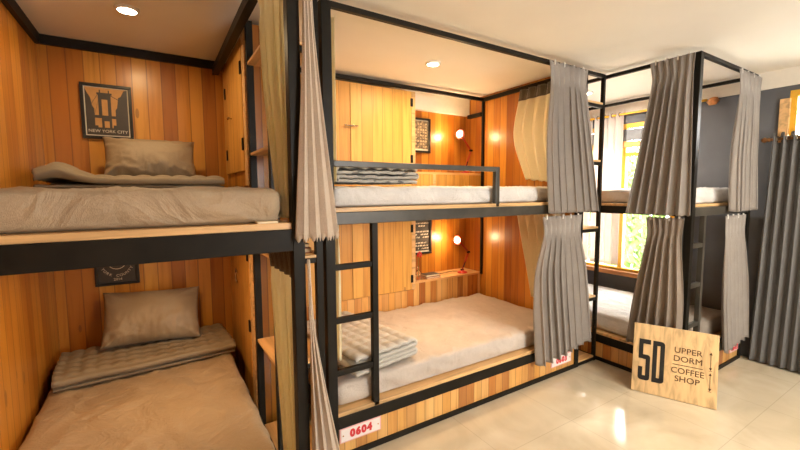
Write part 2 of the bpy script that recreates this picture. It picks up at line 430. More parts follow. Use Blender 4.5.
def quilt(name, label, L, W, layers, gap, M, mat, th=.016, seed=0, cell=.09, sag=0., lift=None):
    """a real folded sheet: serpentine cross section along L, extruded along W"""
    path = []
    nL = 34
    for k in range(layers):
        z = k * gap
        xs = [i / nL for i in range(nL + 1)]
        if k % 2: xs = xs[::-1]
        for x in xs: path.append((x * L, z, k))
        if k < layers - 1:
            e = 1 if k % 2 == 0 else -1; xc = L if e == 1 else 0
            for a in (-60, -30, 0, 30, 60):
                path.append((xc + e * gap * .5 * math.cos(math.radians(a)), z + gap / 2 + gap / 2 * math.sin(math.radians(a)), k + .5))
    nW = 64; bm = bmesh.new(); grid = []
    for j in range(nW + 1):
        y = j / nW
        row = []
        for i, (px, pz, k) in enumerate(path):
            n1 = noise.noise(Vector((px * 5 + seed, y * W * 5, k * .7)))
            puff = (abs(math.sin(px / cell * PI)) ** .6 * (.35 + .65 * abs(math.sin(y * W / cell * PI)) ** .6)) * .020
            shift = noise.noise(Vector((k * 3.3 + seed, 1, 2))) * .012
            z = pz + n1 * .006 * (1 if k > 0 else .2) + puff * (1 if k == int(k) and k >= layers - 1 else .35) + (lift(px / L, y) * (k / layers) if lift else 0)
            yy = (y - .5) * (W + noise.noise(Vector((k, seed, 5))) * .015) + noise.noise(Vector((px * 4, k + seed, y))) * .008
            row.append(bm.verts.new(M @ Vector((px - L / 2 + shift, yy, z + th / 2 + .002))))
        grid.append(row)
    for a, b in zip(grid, grid[1:]):
        for i in range(len(a) - 1): bm.faces.new((a[i], a[i + 1], b[i + 1], b[i]))
    return mk(name, bm, mat, smooth=True, solid=th, label=label, cat='quilt', origin=M.translation)

# ------------------------------------------------------------------ curtains
def curtain(label, rows, z0, z1, n=7, amp=.025, mat=None, group=None, tape=None, seed=0, pinch=.12, hemskew=0., name='curtain', hooks=True, scallop=.004, ampt=.4, nt=44, depth=1.):
    """rows: [(t, (xa,ya), (xb,yb))] plan position of both edges as the cloth runs down from z0 to z1"""
    K = [(t, (*a, *b)) for t, a, b in rows]
    def row(t):
        n_ = len(K)
        i = 0
        while i < n_ - 2 and t > K[i + 1][0]: i += 1
        (t0, p0), (t1, p1) = K[i], K[i + 1]; h = t1 - t0; k = (t - t0) / h
        def tan(m, c):
            if 0 < m < n_ - 1: return (K[m + 1][1][c] - K[m - 1][1][c]) / (K[m + 1][0] - K[m - 1][0])
            return (p1[c] - p0[c]) / h
        r_ = []
        for c in range(4):
            m0, m1 = tan(i, c) * h, tan(i + 1, c) * h
            r_.append((2*k**3 - 3*k*k + 1) * p0[c] + (k**3 - 2*k*k + k) * m0 + (3*k*k - 2*k**3) * p1[c] + (k**3 - k*k) * m1)
        return Vector(r_[:2]), Vector(r_[2:])
    ns = n * 18; H = z0 - z1
    bm = bmesh.new(); grid = []
    A0, B0 = row(0); 
    for j in range(nt + 1):
        t = j / nt
        A, B = row(t); d = (B - A); L = d.length; d = d / max(L, 1e-6); nrm = Vector((d.y, -d.x))
        r = []
        for i in range(ns + 1):
            s = i / ns
            drift = noise.noise(Vector((s * n * .5 + seed * 7, t * .5, seed))) * 1.5 * min(1, .25 + t)
            ph = 2 * PI * n * s + drift
            k = ampt + (1 - ampt) * min(1, max(0, (t - .02) / .45)) ** .8
            waist = math.exp(-((t - pinch * .8) / .05) ** 2)
            k *= 1 - .68 * waist
            var = .62 + .75 * (noise.noise(Vector((s * n * .55, seed * 3.3, t * .5))) + .5)
            an = amp * k * var
            w = math.sin(ph)
            ruf = math.exp(-(t / (pinch * 1.1)) ** 2) * .45 * ampt
            w += ruf * math.sin(3 * ph + .6)
            P = A + d * (s * L) + nrm * (an * w * depth) + d * (math.sin(2 * ph) * an * .34)
            z = z0 - t * H + hemskew * (s - .5) * t * t
            if t == 1: z += scallop * math.cos(2 * PI * s * n * 4)
            if t == 0: z += .008 * (math.cos(ph * 2) * .5)
            r.append(bm.verts.new((P.x, P.y, z)))
        grid.append(r)
    for a, b in zip(grid, grid[1:]):
        for i in range(ns): bm.faces.new((a[i], a[i + 1], b[i + 1], b[i]))
    mid = (A0 + B0) / 2
    root = thing(name, label, 'curtain', (mid.x, mid.y, z1), group)
    if tape:
        # heading tape: copy of the top strip, pushed outward on both faces
        tb = bmesh.new(); k = max(3, int(nt * tape[1])); g2 = []
        for j in range(k + 1):
            g2.append([tb.verts.new(v.co) for v in grid[j]])
        for a, b in zip(g2, g2[1:]):
            for i in range(ns): tb.faces.new((a[i], a[i + 1], b[i + 1], b[i]))
        o = mk('heading_tape', tb, tape[0], root, smooth=True, solid=.010)
        o['label'] = 'dark brown heading tape'
    if hooks:
        d = (B0 - A0); m = max(3, n // 2 + 1)
        for i in range(m):
            p = A0 + d * ((i + .5) / m)
            hb = bmesh.new(); bx(hb, p.x - .004, p.x + .004, p.y - .004, p.y + .004, z0 - .02, z0 + .014)
            mk('curtain_hook', hb, WHITEP, root)
    mk('curtain_cloth', bm, mat or CURT, root, smooth=True, solid=.0025)
    return root

# ------------------------------------------------------------------ bunk bed on the left (long side runs to the back wall)
BX0, BX1, BY0 = XL + .012, .42, 1.28
t = thing('bunk_bed', 'left bunk bed in a pine-lined bay, cropped by the left edge of the photo', 'bunk bed', (-.07, BY0, 0), 'bunk beds')
b1 = t
P = .04
for x, y in ((BX1 - P, BY0),):
    box('post', x, x + P, y, y + P, .0, 2.30, STEEL, t, .002)
box('post', BX0, BX0 + P, BY0, BY0 + P, 0, 2.30, STEEL, t, .002)
box('top_rail', BX0 + P, BX1 - P, BY0, BY0 + P, 2.26, 2.30, STEEL, t)
box('top_rail', BX1 - P, BX1, BY0 + P, YB - .07, 2.25, 2.30, STEEL, t)
for z0, z1 in ((1.225, 1.298), (.16, .225)):
    box('bed_beam', BX0 + P, BX1 - P, BY0, BY0 + P, z0, z1, STEEL, t, .002)
    box('bed_beam', BX1 - P, BX1, BY0 + P, YB - .07, z0 + .01, z1, STEEL, t, .002)
    box('bed_board', BX0, BX1 - .042, BY0 + .005, YB - .04, z1, z1 + .022, BOARD, t, .002)
box('kick_panel', BX0 + P, BX1 - P, BY0 + .01, BY0 + .03, .03, .16, KICKWOOD, t)
mattress('mattress', 'upper mattress with taupe sheet in the left bunk', BX0 + .01, BX1 - .055, BY0 + .02, YB - .06, 1.32, 1.432, SHEETW, 1, .6)
mattress('mattress', 'lower mattress with wrinkled taupe sheet in the left bunk', BX0 + .01, BX1 - .045, BY0 + .06, YB - .06, .249, .385, SHEETW, 2)
# bedding
quilt('quilt', 'taupe quilt folded flat under the pillow on the upper left bed', .42, .86, 3, .021,
      Matrix.Translation((-.075, 2.78, 1.446)) @ Matrix.Rotation(PI / 2, 4, 'Z'), QUILTT, .012, 3,
      lift=lambda x, y: .09 * math.exp(-((y - .90) / .10) ** 2) )
pillow('pillow', 'taupe pillow propped against the wall on the upper left bed', .50, .275, .19,
       Matrix.Translation((-.01, 2.965, 1.636)) @ Matrix.Rotation(math.radians(68), 4, 'X'), PILLOW, 2)
quilt('quilt', 'taupe quilted blanket folded across the lower left bed under a pillow', .42, .88, 3, .024,
      Matrix.Translation((-.07, 2.80, .402)) @ Matrix.Rotation(PI / 2 + math.radians(4), 4, 'Z'), QUILTT, .015, 5, cell=.07)
pillow('pillow', 'plump taupe pillow leaning back on the folded blanket, lower left bed', .53, .35, .21,
       Matrix.Translation((-.05, 2.89, .645)) @ Matrix.Rotation(math.radians(3), 4, 'Y') @ Matrix.Rotation(math.radians(58), 4, 'X'), PILLOW, 4)
bm = bmesh.new(); bx(bm, .27, .335, 1.288, 1.335, 1.3202, 1.327, Matrix.Identity(4))
mk('notepad', bm, PAPER, label='small cream notepad on the board edge beside the left bunk post', cat='notepad', bevel=.001)

# pictures of the left bunk
def picture(label, x0, x1, z0, z1, y, fw=.018, inner=MATW, group=None):
    t = thing('picture_frame', label, 'picture', ((x0 + x1) / 2, y, z0), group)
    bm = bmesh.new()
    bx(bm, x0, x1, y - .022, y, z0, z0 + fw); bx(bm, x0, x1, y - .022, y, z1 - fw, z1)
    bx(bm, x0, x0 + fw, y - .022, y, z0 + fw, z1 - fw); bx(bm, x1 - fw, x1, y - .022, y, z0 + fw, z1 - fw)
    mk('frame', bm, FRAMEB, t, .002)
    box('mat_board', x0 + fw, x1 - fw, y - .008, y - .002, z0 + fw, z1 - fw, inner, t, 0)
    return t
yw = YB - .0008
pic = picture('framed city bridge poster above the pillow on the left back wall', -.37, -.104, 1.767, 2.11, yw)
x0, x1, z0, z1 = -.37 + .024, -.104 - .024, 1.767 + .025, 2.11 - .024
yp = yw - .0085
box('print', x0, x1, yp - .001, yp, z0, z1, PRINTT, pic, 0)
bm = bmesh.new()
def flat(bm, pts, y, th=.0012):
    f = bm.faces.new([bm.verts.new((x, y, z)) for x, z in pts])
    r = bmesh.ops.extrude_face_region(bm, geom=[f]); bmesh.ops.translate(bm, vec=(0, -th, 0), verts=[v for v in r['geom'] if isinstance(v, bmesh.types.BMVert)])
W_, H_ = x1 - x0, z1 - z0
def pp(u, v): return (x0 + u * W_, z0 + v * H_)
flat(bm, [pp(0, 0), pp(1, 0), pp(1, .16), pp(0, .16)], yp - .001)
flat(bm, [pp(0, .16), pp(.2, .16), pp(.2, .55), pp(.15, .62), pp(.12, .78), pp(.05, .88), pp(0, .98)], yp - .001)
flat(bm, [pp(.70, .16), pp(1, .16), pp(1, 1), pp(.92, .98), pp(.84, .85), pp(.78, .82), pp(.74, .6), pp(.70, .55)], yp - .001)
mk('city_silhouette', bm, PRINTD, pic)
bm = bmesh.new()
for u0, u1, v0, v1 in ((.30, .38, .42, .86), (.52, .60, .42, .86), (.38, .52, .76, .86), (.27, .63, .86, .90), (.33, .36, .90, .96), (.54, .57, .90, .96), (.2, .70, .36, .42), (.36, .42, .16, .36), (.54, .60, .16, .36), (.42, .54, .30, .36), (.2, .27, .16, .2), (.63, .70, .16, .22)):
    flat(bm, [pp(u0, v0), pp(u1, v0), pp(u1, v1), pp(u0, v1)], yp - .001, .0016)
for (a, b) in (((.12, .62), (.30, .86)), ((.60, .84), (.80, .76)), ((.2, .42), (.32, .78))):
    flat(bm, [pp(*a), pp(a[0], a[1] + .015), pp(b[0], b[1] + .015), pp(*b)], yp - .001, .0014)
mk('bridge_silhouette', bm, PRINTD, pic)
text('lettering', 'NEW YORK CITY', .026, MY((x0 + x1) / 2, yp - .003, z0 + .024), MATW, pic, .0004, sx=1.02)
pic = picture('small black framed print with curved lettering, left lower bunk', -.36, -.12, .815, 1.14, yw, inner=PRINTD)
def arc_text(s, cx, cz, R, a0, a1, size, y, parent, mat, flip=False):
    n = len(s)
    for i, ch in enumerate(s):
        if ch == ' ': continue
        a = math.radians(a0 + (a1 - a0) * i / (n - 1))
        M = Matrix.Translation((cx + R * math.cos(a), y, cz + R * math.sin(a))) @ Matrix.Rotation(PI / 2, 4, 'X') @ Matrix.Rotation(a + PI / 2, 4, 'Z')
        text('letter', ch, size, M, mat, parent, .0004)
arc_text('YORK COUNTY', -.24, .96, .085, 205, 335, .024, yw - .009, pic, PAPER)
text('lettering', '2014', .024, MY(-.24, yw - .009, .851), PAPER, pic, .0004)
bm = bmesh.new(); lathe(bm, [(.048, 0), (.052, 0), (.052, .001), (.048, .001)], Matrix.Translation((-.24, yw - .0085, .97)) @ Matrix.Rotation(PI / 2, 4, 'X'), closed=True)
mk('emblem_ring', bm, PAPER, pic)

# ------------------------------------------------------------------ storage column between the left and middle bunks
GX0, GX1 = .448, .70
def hinge(x, y, z, parent, ax='Y'):
    bm = bmesh.new()
    if ax == 'Y': bx(bm, x - .008, x + .0, y - .012, y + .012, z - .035, z + .035)
    else: bx(bm, x - .014, x + .010, y - .008, y, z - .035, z + .035)
    mk('hinge', bm, TRIMB, parent, .001)
def handle(x, y, z, parent, ax):
    """small brass bar pull on two studs"""
    bm = bmesh.new()
    if ax == 'Y':   # mounted on a face looking to -X
        rod(bm, (x, y, z), (x - .022, y, z), .004); rod(bm, (x - .022, y - .018, z), (x - .022, y + .018, z), .0045)
        sph(bm, (x - .022, y + .018, z), .0065, 8); sph(bm, (x - .022, y - .018, z), .0065, 8)
    else:
        rod(bm, (x - .012, y, z), (x - .012, y - .02, z), .004); rod(bm, (x + .012, y, z), (x + .012, y - .02, z), .004)
        rod(bm, (x - .024, y - .02, z), (x + .024, y - .02, z), .0045)
        sph(bm, (x - .024, y - .02, z), .007, 8); sph(bm, (x + .024, y - .02, z), .007, 8)
    mk('handle', bm, CHROME, parent, smooth=True)
for z0, z1, lab in ((1.46, 2.33, 'upper pine cupboard facing the left bunk, small pull'), (.0, 1.16, 'lower pine cupboard facing the left bunk, curved metal hook')):
    c = thing('cupboard', lab, 'cupboard', (.57, 2.75, z0))
    box('body', GX0 + .015, GX1, 2.34, YB - .001, z0, z1, WALLWOOD, c)
    box('door', GX0 - .003, GX0 + .0148, 2.42, YB - .07, z0 + (.09 if z0 else .30), z1 - .04, DOORWOOD, c, .002)
    box('stile', GX0 + .0, GX0 + .0148, 2.34, 2.415, z0, z1, BOARD, c, .002)
    for zz in ((1.70, 2.13) if z0 else (.62, 1.05)): hinge(GX0 - .003, 2.425, zz, c)
    if z0:
        for zz in (1.68, 2.10): hinge(GX0 - .003, 3.0, zz, c)
        handle(GX0 - .003, 2.78, 1.90, c, 'Y')
    else:
        bm = bmesh.new(); x = GX0 - .004; y = 2.80; zz = .86
        tube(bm, [(x, y, zz - .05), (x - .012, y, zz - .02), (x - .012, y, zz + .03), (x - .012, y - .02, zz + .05), (x - .012, y - .05, zz + .045), (x - .012, y - .055, zz + .03)], .0045)
        mk('hook', bm, CHROME, c, smooth=True)
sh = thing('shelf_unit', 'black steel shelf column between the left and middle bunks', 'shelf unit', (.57, 2.0, 0), 'steel shelf columns between the bunks')
for x, y in ((GX0, 2.26), (GX0, YF), (GX1 - .044, YF), (GX1 - .04, 2.26)):
    box('post', x, x + .035, y, y + .035, 0, 2.335, STEEL, sh, .002)
for z in (2.10, 1.62, 1.10, .575, .06):
    f_ = box('shelf_frame', GX0 + .035, GX1 - .044, YF + .001, YF + .03, z - .026, z, STEEL, sh, .002)
    box('shelf', GX0 + .002, GX1 - .002, YF + .036, 2.258, z + .001, z + .016, BOARDY, sh, .002)
    box('shelf_lip', GX0 + .036, GX1 - .046, YF - .004, YF + .034, z + .001, z + .014, BOARD, sh, .001)
box('back_panel', GX0 + .036, GX1 - .002, 2.30, 2.335, 0, 2.335, WALLWOOD, sh)
def book(label, x0, x1, y0, y1, z0, z1, mat, ry=0, group=None):
    t = thing('book', label, 'book', ((x0 + x1) / 2, (y0 + y1) / 2, z0), group)
    bm = bmesh.new(); th = .0025
    bx(bm, x0, x1, y0, y1, z0, z0 + th); bx(bm, x0, x1, y0, y1, z1 - th, z1); bx(bm, x0, x1, y1 - th, y1, z0 + th, z1 - th)
    mk('cover', bm, mat, t, .0008)
    box('pages', x0 + .004, x1 - .004, y0 + .003, y1 - .003, z0 + .0026, z1 - .0026, PAPER, t, 0)
    if ry: t.rotation_euler.z = ry
    return t
book('red-brown book at the bottom of the small pile on the steel shelf', .50, .655, 1.89, 2.02, 1.1162, 1.142, BOOKR)
book('grey book on top of the small pile on the steel shelf', .50, .645, 1.895, 2.015, 1.143, 1.163, BOOKM)
t = thing('jar', 'small dark jar beside the books on the steel shelf', 'jar', (.63, 2.10, 1.1162))
bm = bmesh.new(); lathe(bm, [(.022, 0), (.026, .004), (.026, .05), (.018, .062)], Matrix.Translation((.63, 2.10, 1.1164))); mk('body', bm, BOOKM, t, smooth=True)
bm = bmesh.new(); lathe(bm, [(.020, 0), (.020, .014)], Matrix.Translation((.63, 2.10, 1.1786))); mk('lid', bm, BOOKR, t)

# ------------------------------------------------------------------ middle bunk
MX0, MX1 = .706, 2.815
YC = 2.917
t = thing('bunk_bed', 'middle bunk bed with guard rail, ladder and two reading lamps', 'bunk bed', (1.9, YF, 0), 'bunk beds')
P = .05
box('post', MX0, MX0 + P, YF, YF + P, 0, ZT, STEEL, t, .002)
box('post', 2.79, 2.79 + .045, YF, YF + P, 0, ZT, STEEL, t, .002)
box('top_rail', MX0 + P, 2.79, YF, YF + .028, 2.307, ZT, STEEL, t, .002)
box('top_rail', MX0, 2.79, YC - .03, YC - .002, 2.305, ZT, STEEL, t, .002)
box('top_rail', 2.77, 2.79, YF + P, YC - .031, 2.30, ZT, STEEL, t, .002)
box('corner_post', 2.775, 2.797, YC - .026, YC - .004, .58, 2.304, STEEL, t, .001)
for z0, z1 in ((1.255, 1.318), (.172, .237)):
    m_ = STEELSHEEN if z0 > 1 else STEEL
    box('bed_beam', MX0 + P, 2.79, YF, YF + .04, z0, z1, m_, t, .003)
    box('bed_beam', MX0 + .005, MX0 + .045, YF + P, YC - .002, z0, z1, m_, t, .003)
    box('bed_board', MX0 + .046, 2.79, YF + .004, YC - .002, z1 + .0005, z1 + .022, BOARD, t, .002)
box('kick_panel', MX0 + P, 2.79, YF + .012, YF + .03, .03, .172, KICKWOOD, t, .001)
box('floor_rail', MX0 + P, 2.79, YF, YF + .04, 0, .03, STEEL, t, .002)
bm = bmesh.new()
bx(bm, 1.88, 1.916, YF + .004, YF + .036, 1.318, 1.578); bx(bm, MX0 + P, 1.88, YF + .004, YF + .036, 1.548, 1.578)
mk('guard_rail', bm, STEELSHEEN, t, .003)
lad = bmesh.new(); bx(lad, .968, 1.004, YF + .004, YF + .036, .237, 1.255)
ld = mk('ladder', lad, STEEL, t, .003)
for z in (1.035, .755, .475):
    box('rung', MX0 + P, .968, YF + .006, YF + .034, z - .015, z + .015, STEEL, ld, .003)
box('end_panel', 2.797, 2.815, YF + .05, YB - .001, 0, ZC - .002, WALLWOOD, t, .0)
box('side_trim', 2.762, 2.7965, YC + .001, YB - .061, 2.165, 2.20, STEEL, t, .001)
def plate(parent, x0, x1, y, z0, z1, num):
    p = box('number_plate', x0, x1, y - .006, y, z0, z1, PLATER, parent, .002)
    box('plate_face', x0 + .008, x1 - .008, y - .0075, y - .006, z0 + .007, z1 - .007, PLATEW, p, 0)
    text('digits', num, .056, MY((x0 + x1) / 2, y - .0085, (z0 + z1) / 2), REDP, p, .0006, sx=1.0, bold=.0036, spacing=1.22)
    for x in (x0 + .02, x1 - .02):
        bm = bmesh.new(); sph(bm, (x, y - .008, (z0 + z1) / 2), .004, 8); mk('screw', bm, BRASS, p)
plate(t, .762, 1.012, YF + .0115, .088, .170, '0604')
plate(t, 2.50, 2.745, YF + .0115, .068, .150, '0603')
mattress('mattress', 'upper mattress in pale grey sheet behind the guard rail, middle bunk', MX0 + .055, 2.76, YF + .045, YC - .01, 1.342, 1.448, SHEETB, 3, .6)
mattress('mattress', 'lower mattress in loose grey sheet, middle bunk', MX0 + .055, 2.76, YF + .04, YC - .01, .261, .385, SHEETG, 4, 1.0)
quilt('quilt', 'grey patterned quilt folded behind the guard rail, upper middle bed', .52, .42, 4, .024,
      Matrix.Translation((1.12, 2.22, 1.466)) @ Matrix.Rotation(PI, 4, 'Z'), QUILTP, .018, 8)
quilt('quilt', 'thick pale grey quilt folded at the ladder end, lower middle bed', .44, .74, 4, .026,
      Matrix.Translation((1.03, 2.26, .412)) @ Matrix.Rotation(math.radians(10), 4, 'Z'), QUILTG, .020, 9, cell=.075)

# head-wall cupboards of the middle bunk: pair of doors above, pair below
CX1 = 1.985
for z0, z1, lab, hz in ((1.465, 2.30, 'upper pine wall cupboard with two doors, middle bunk', 1.95), (.0, 1.25, 'lower pine wall cupboard with two doors, middle bunk', 1.0)):
    c = thing('cupboard', lab, 'cupboard', (1.35, 3.04, z0), None)
    box('body', MX0, CX1, YC + .017, YB - .001, z0, z1, BOARD, c, .001)
    dz0 = z0 + .17 if z0 else .53
    for a, b_ in ((MX0 + .05, 1.353), (1.356, 1.945)):
        d = box('door', a, b_, YC, YC + .0168, dz0, z1 - .005, DOORWOOD, c, .002)
    if z0:
        handle(1.325, YC, hz, c, 'X'); handle(1.385, YC, hz, c, 'X')
    box('stile', 1.947, CX1, YC, YC + .0168, dz0, z1 - .005, BOARD, c, .001)
    box('lower_panel', MX0 + .05, CX1, YC, YC + .0168, z0, dz0 - .003, KICKWOOD if not z0 else DOORWOOD, c, .001)
    for zz in ((1.71, 2.20) if z0 else (.63, 1.09)): hinge(1.946, YC, zz, c, 'X')
# desk ledges in the nooks
for z0, z1, lab in ((1.345, 1.60, 'raised pine desk ledge with red lamp, upper nook'), (0, .60, 'pine desk ledge holding lamp, flower and books, lower nook')):
    c = thing('desk_ledge', lab, 'ledge', (2.4, 3.04, z0))
    box('top', CX1 + .001, 2.79, YC - .004 if not z0 else YC, YB - .001, z1 - .02, z1, LEDGE, c, .002)
    box('front_panel', CX1 + .001, 2.79, YC + .001, YC + .017, z0, z1 - .0205, KICKWOOD if not z0 else DOORWOOD, c, .001)
    if z0: box('end_block', 2.18, 2.21, YC - .006, YC + .0005, z0, z1 - .0205, BOARD, c, .001)

# pictures in the nooks
pic = picture('framed engraved print beside the upper reading lamp', 2.05, 2.325, 1.80, 2.13, yw, .02, MATW)
box('print', 2.075, 2.30, yw - .0095, yw - .0085, 1.835, 2.105, PRINTG, pic, 0)
bm = bmesh.new()
random.seed(3)
for i in range(7):
    for j in range(9):
        a = 2.085 + i * .030; c_ = 1.85 + j * .027
        if random.random() < .7: flat(bm, [(a, c_), (a + random.uniform(.01, .025), c_), (a + random.uniform(.012, .025), c_ + .014), (a + .003, c_ + .018)], yw - .0096, .0006)
for v_ in (0,): flat(bm, [(2.0745, 1.8355), (2.3005, 1.8355), (2.3005, 1.838), (2.0745, 1.838)], yw - .0095, .0002)
mk('engraving', bm, plain('engraving_light', (.50, .38, .22), .6, noise_amt=.4), pic)
pic = picture('framed black typographic print beside the lower reading lamp', 2.05, 2.34, .80, 1.16, yw, .02, MATW)
box('print', 2.072, 2.318, yw - .0095, yw - .0085, .835, 1.14, PRINTD, pic, 0)
for i, s_ in enumerate(('READ', 'THE BEST', 'STORY', 'TODAY', 'DREAM')):
    pass
bm = bmesh.new()
random.seed(5)
for j in range(10):
    a = 2.085; c_ = .85 + j * .028
    while a < 2.30:
        w_ = random.uniform(.006, .030)
        if random.random() < .72 and not (j in (3, 7)): flat(bm, [(a, c_), (min(a + w_, 2.308), c_), (min(a + w_ + .004, 2.31), c_ + .015), (a + .003, c_ + random.uniform(.006, .016))], yw - .0096, .0006)
        a += w_ + .008
mk('script_lines', bm, MATW, pic)

# red desk lamps
def desk_lamp(label, bxy, zb, elbow, head, aim):
    x, y = bxy
    t = thing('desk_lamp', label, 'lamp', (x, y, zb), 'red desk lamps in the nooks')
    bm = bmesh.new(); lathe(bm, [(.050, 0), (.052, .004), (.050, .012), (.02, .018), (.012, .03)], Matrix.Translation((x, y, zb + .0006))); mk('base', bm, REDL, t, smooth=True)
    s = Vector((x, y, zb + .03)); e = Vector(elbow); h = Vector(head); m = s.lerp(e, .12)
    off = Vector((.006, 0, 0))
    bm = bmesh.new(); rod(bm, s + off, e + off, .0038); rod(bm, s - off, e - off, .0038); mk('lower_arm', bm, REDL, t, smooth=True)
    bm = bmesh.new(); rod(bm, s.lerp(e, .15), s.lerp(e, .45), .0075, 10); mk('spring', bm, TRIMB, t)
    bm = bmesh.new(); rod(bm, e + off, h + off, .0038); rod(bm, e - off, h - off, .0038); mk('upper_arm', bm, REDL, t, smooth=True)
    for p in (s, e):
        bm = bmesh.new(); rod(bm, p - Vector((.016, 0, 0)), p + Vector((.016, 0, 0)), .010, 12); mk('joint', bm, TRIMB, t, .001)
    a = Vector(aim).normalized()
    M = Matrix.Translation(h) @ a.to_track_quat('Z', 'Y').to_matrix().to_4x4()
    prof_o = [(.014, -.052), (.018, -.035), (.022, -.02), (.036, .0), (.044, .02)]
    bm = bmesh.new()
    rings = []
    n = 24
    for r_, z in prof_o + [(r_ - .002, z) for r_, z in prof_o[::-1]]:
        rings.append([bm.verts.new(M @ Vector((r_ * math.cos(2 * PI * i / n), r_ * math.sin(2 * PI * i / n), z))) for i in range(n)])
    for p, q in zip(rings, rings[1:]):
        for i in range(n): bm.faces.new((p[i], p[(i + 1) % n], q[(i + 1) % n], q[i]))
    bm.faces.new(rings[0][::-1]) ; bm.faces.new(rings[-1])
    mk('lamp_shade', bm, REDL, t, smooth=True)
    bm = bmesh.new(); sph(bm, M @ Vector((0, 0, .022)), .027, 20); mk('bulb', bm, BULB, t, smooth=True)
    bm = bmesh.new(); pts = [(x + .03, y + .03, zb + .006), (x - .05, y + .09, zb + .006), (x - .15, y + .08, zb + .006), (x - .24, y + .06, zb + .006), (x - .34, y + .12, zb + .006)]
    tube(bm, pts, .003, 6); mk('cord', bm, HAIRD, t, smooth=True)
    l = bpy.data.lights.new('reading_lamp_light', 'POINT'); l.energy = LAMP_E; l.color = (1., .68, .36); l.shadow_soft_size = .027
    o = bpy.data.objects.new('reading_lamp_light', l); COL.objects.link(o); o.parent = t; o.location = M @ Vector((0, 0, .055)) - Vector(t.location)
LAMP_E = 5
desk_lamp('red jointed reading lamp lit on the raised upper desk ledge', (2.65, 3.01), 1.60, (2.71, 2.99, 1.83), (2.60, 3.02, 1.985), (-.75, -.25, .05))
desk_lamp('red jointed reading lamp lit on the lower desk ledge', (2.60, 2.98), .60, (2.70, 3.00, .80), (2.58, 3.02, .93), (-.8, -.2, .05))
# lower ledge still life
t = thing('flower_bottle', 'clear glass bottle with a single red flower on the lower ledge', 'vase', (2.055, 2.975, .60))
bm = bmesh.new(); lathe(bm, [(.024, 0), (.029, .003), (.029, .06), (.012, .082), (.010, .11), (.013, .115)], Matrix.Translation((2.055, 2.975, .6006))); mk('bottle', bm, GLASS, t, smooth=True)
bm = bmesh.new(); tube(bm, [(2.055, 2.975, .62), (2.056, 2.976, .70), (2.062, 2.985, .78), (2.085, 3.0, .825)], .0018, 6); mk('stem', bm, LEAF, t)
bm = bmesh.new()
for k in range(7):
    a = 2 * PI * k / 7; sph(bm, (2.087 + .016 * math.cos(a), 3.0 + .004 * math.sin(a * 2), .83 + .018 * math.sin(a)), .013, 8, (1, .5, 1))
mk('petals', bm, plain('red_petals', (.60, .02, .02), .6), t, smooth=True)
bm = bmesh.new(); sph(bm, (2.087, 2.994, .83), .008, 8); mk('flower_centre', bm, BRASS, t, smooth=True)
book('red book lying on the lower ledge under a grey one', 2.125, 2.29, 2.93, 3.03, .6006, .616, BOOKR)
book('dark grey book lying on top of the red book, lower ledge', 2.12, 2.275, 2.935, 3.035, .617, .637, BOOKM)

# ------------------------------------------------------------------ shelf column between middle bunk and right bunk
SX0, SX1 = 2.838, 3.046
sh = thing('shelf_unit', 'black steel shelf column between the middle and right bunks', 'shelf unit', (2.95, 2.0, 0), 'steel shelf columns between the bunks')
for x, y in ((SX1, YF), (SX1, 2.26)):
    box('post', x, x + .028, y, y + .026, 0, 2.335, STEEL, sh, .002)
box('top_frame', SX0, SX1, YF, YF + .028, 2.309, ZT, STEEL, sh, .001)
for z in (2.10, 1.65, 1.115, .545, .03):
    box('shelf_frame', SX0, SX1, YF + .001, YF + .03, z - .026, z, STEEL, sh, .002)
    box('shelf', SX0, SX1, YF + .002, 2.258, z + .001, z + .016, BOARD, sh, .002)
box('back_panel', SX0, SX1 + .035, 2.30, 2.32, 0, .50, WALLWOOD, sh)

# ------------------------------------------------------------------ right bunk
RX0, RX1, RY0 = 3.086, 4.145, 1.196
t = thing('bunk_bed', 'right bunk bed under the window, standing in front of the slate wall', 'bunk bed', (3.6, RY0, 0), 'bunk beds')
P = .045
for x, y in ((RX0, RY0), (RX1 - P, RY0), (RX1 - P, YB - .06), (RX0 + .0, YB - .06)):
    box('post', x, x + P, y, y + P, 0, ZT, STEEL, t, .002)
for x in (RX0, RX1 - .035):
    box('top_rail', x, x + .028, RY0 + P, YB - .06, 2.309, ZT, STEEL, t, .002)
box('top_rail', RX0 + P, RX1 - P, RY0, RY0 + .028, 2.309, ZT, STEEL, t, .002)
box('top_rail', RX0 + P, RX1 - P, YB - .05, YB - .015, 2.30, ZT, STEEL, t, .002)
for z0, z1 in ((1.240, 1.300), (.155, .222)):
    box('bed_beam', RX0, RX0 + .04, RY0 + P, YB - .06, z0, z1, STEEL, t, .003)
    box('bed_beam', RX0 + P, RX1 - P, RY0, RY0 + .04, z0, z1, STEELSHEEN, t, .003)
    box('bed_beam', RX1 - .04, RX1, RY0 + P, YB - .06, z0, z1, STEEL, t, .003)
    box('bed_board', RX0 + .002, RX1 - .002, RY0 + .046, YB - .062, z1 + .0005, z1 + .02, BOARD, t, .002)
box('kick_panel', RX0 + .01, RX0 + .03, RY0 + P, YB - .06, .03, .155, KICKWOOD, t, .001)
box('kick_panel', RX0 + P, RX1 - P, RY0 + .01, RY0 + .03, .03, .155, KICKWOOD, t, .001)
box('floor_rail', RX0, RX0 + .04, RY0 + P, YB - .06, 0, .03, STEEL, t, .001)
box('floor_rail', RX0 + P, RX1 - P, RY0, RY0 + .04, 0, .03, STEEL, t, .001)
lad = bmesh.new(); bx(lad, 3.30, 3.335, RY0 + .004, RY0 + .036, .222, 1.24)
ld = mk('ladder', lad, STEELSHEEN, t, .003)
for z in (1.03, .745, .455):
    box('rung', RX0 + P, 3.30, RY0 + .006, RY0 + .034, z - .015, z + .015, STEELSHEEN, ld, .003)
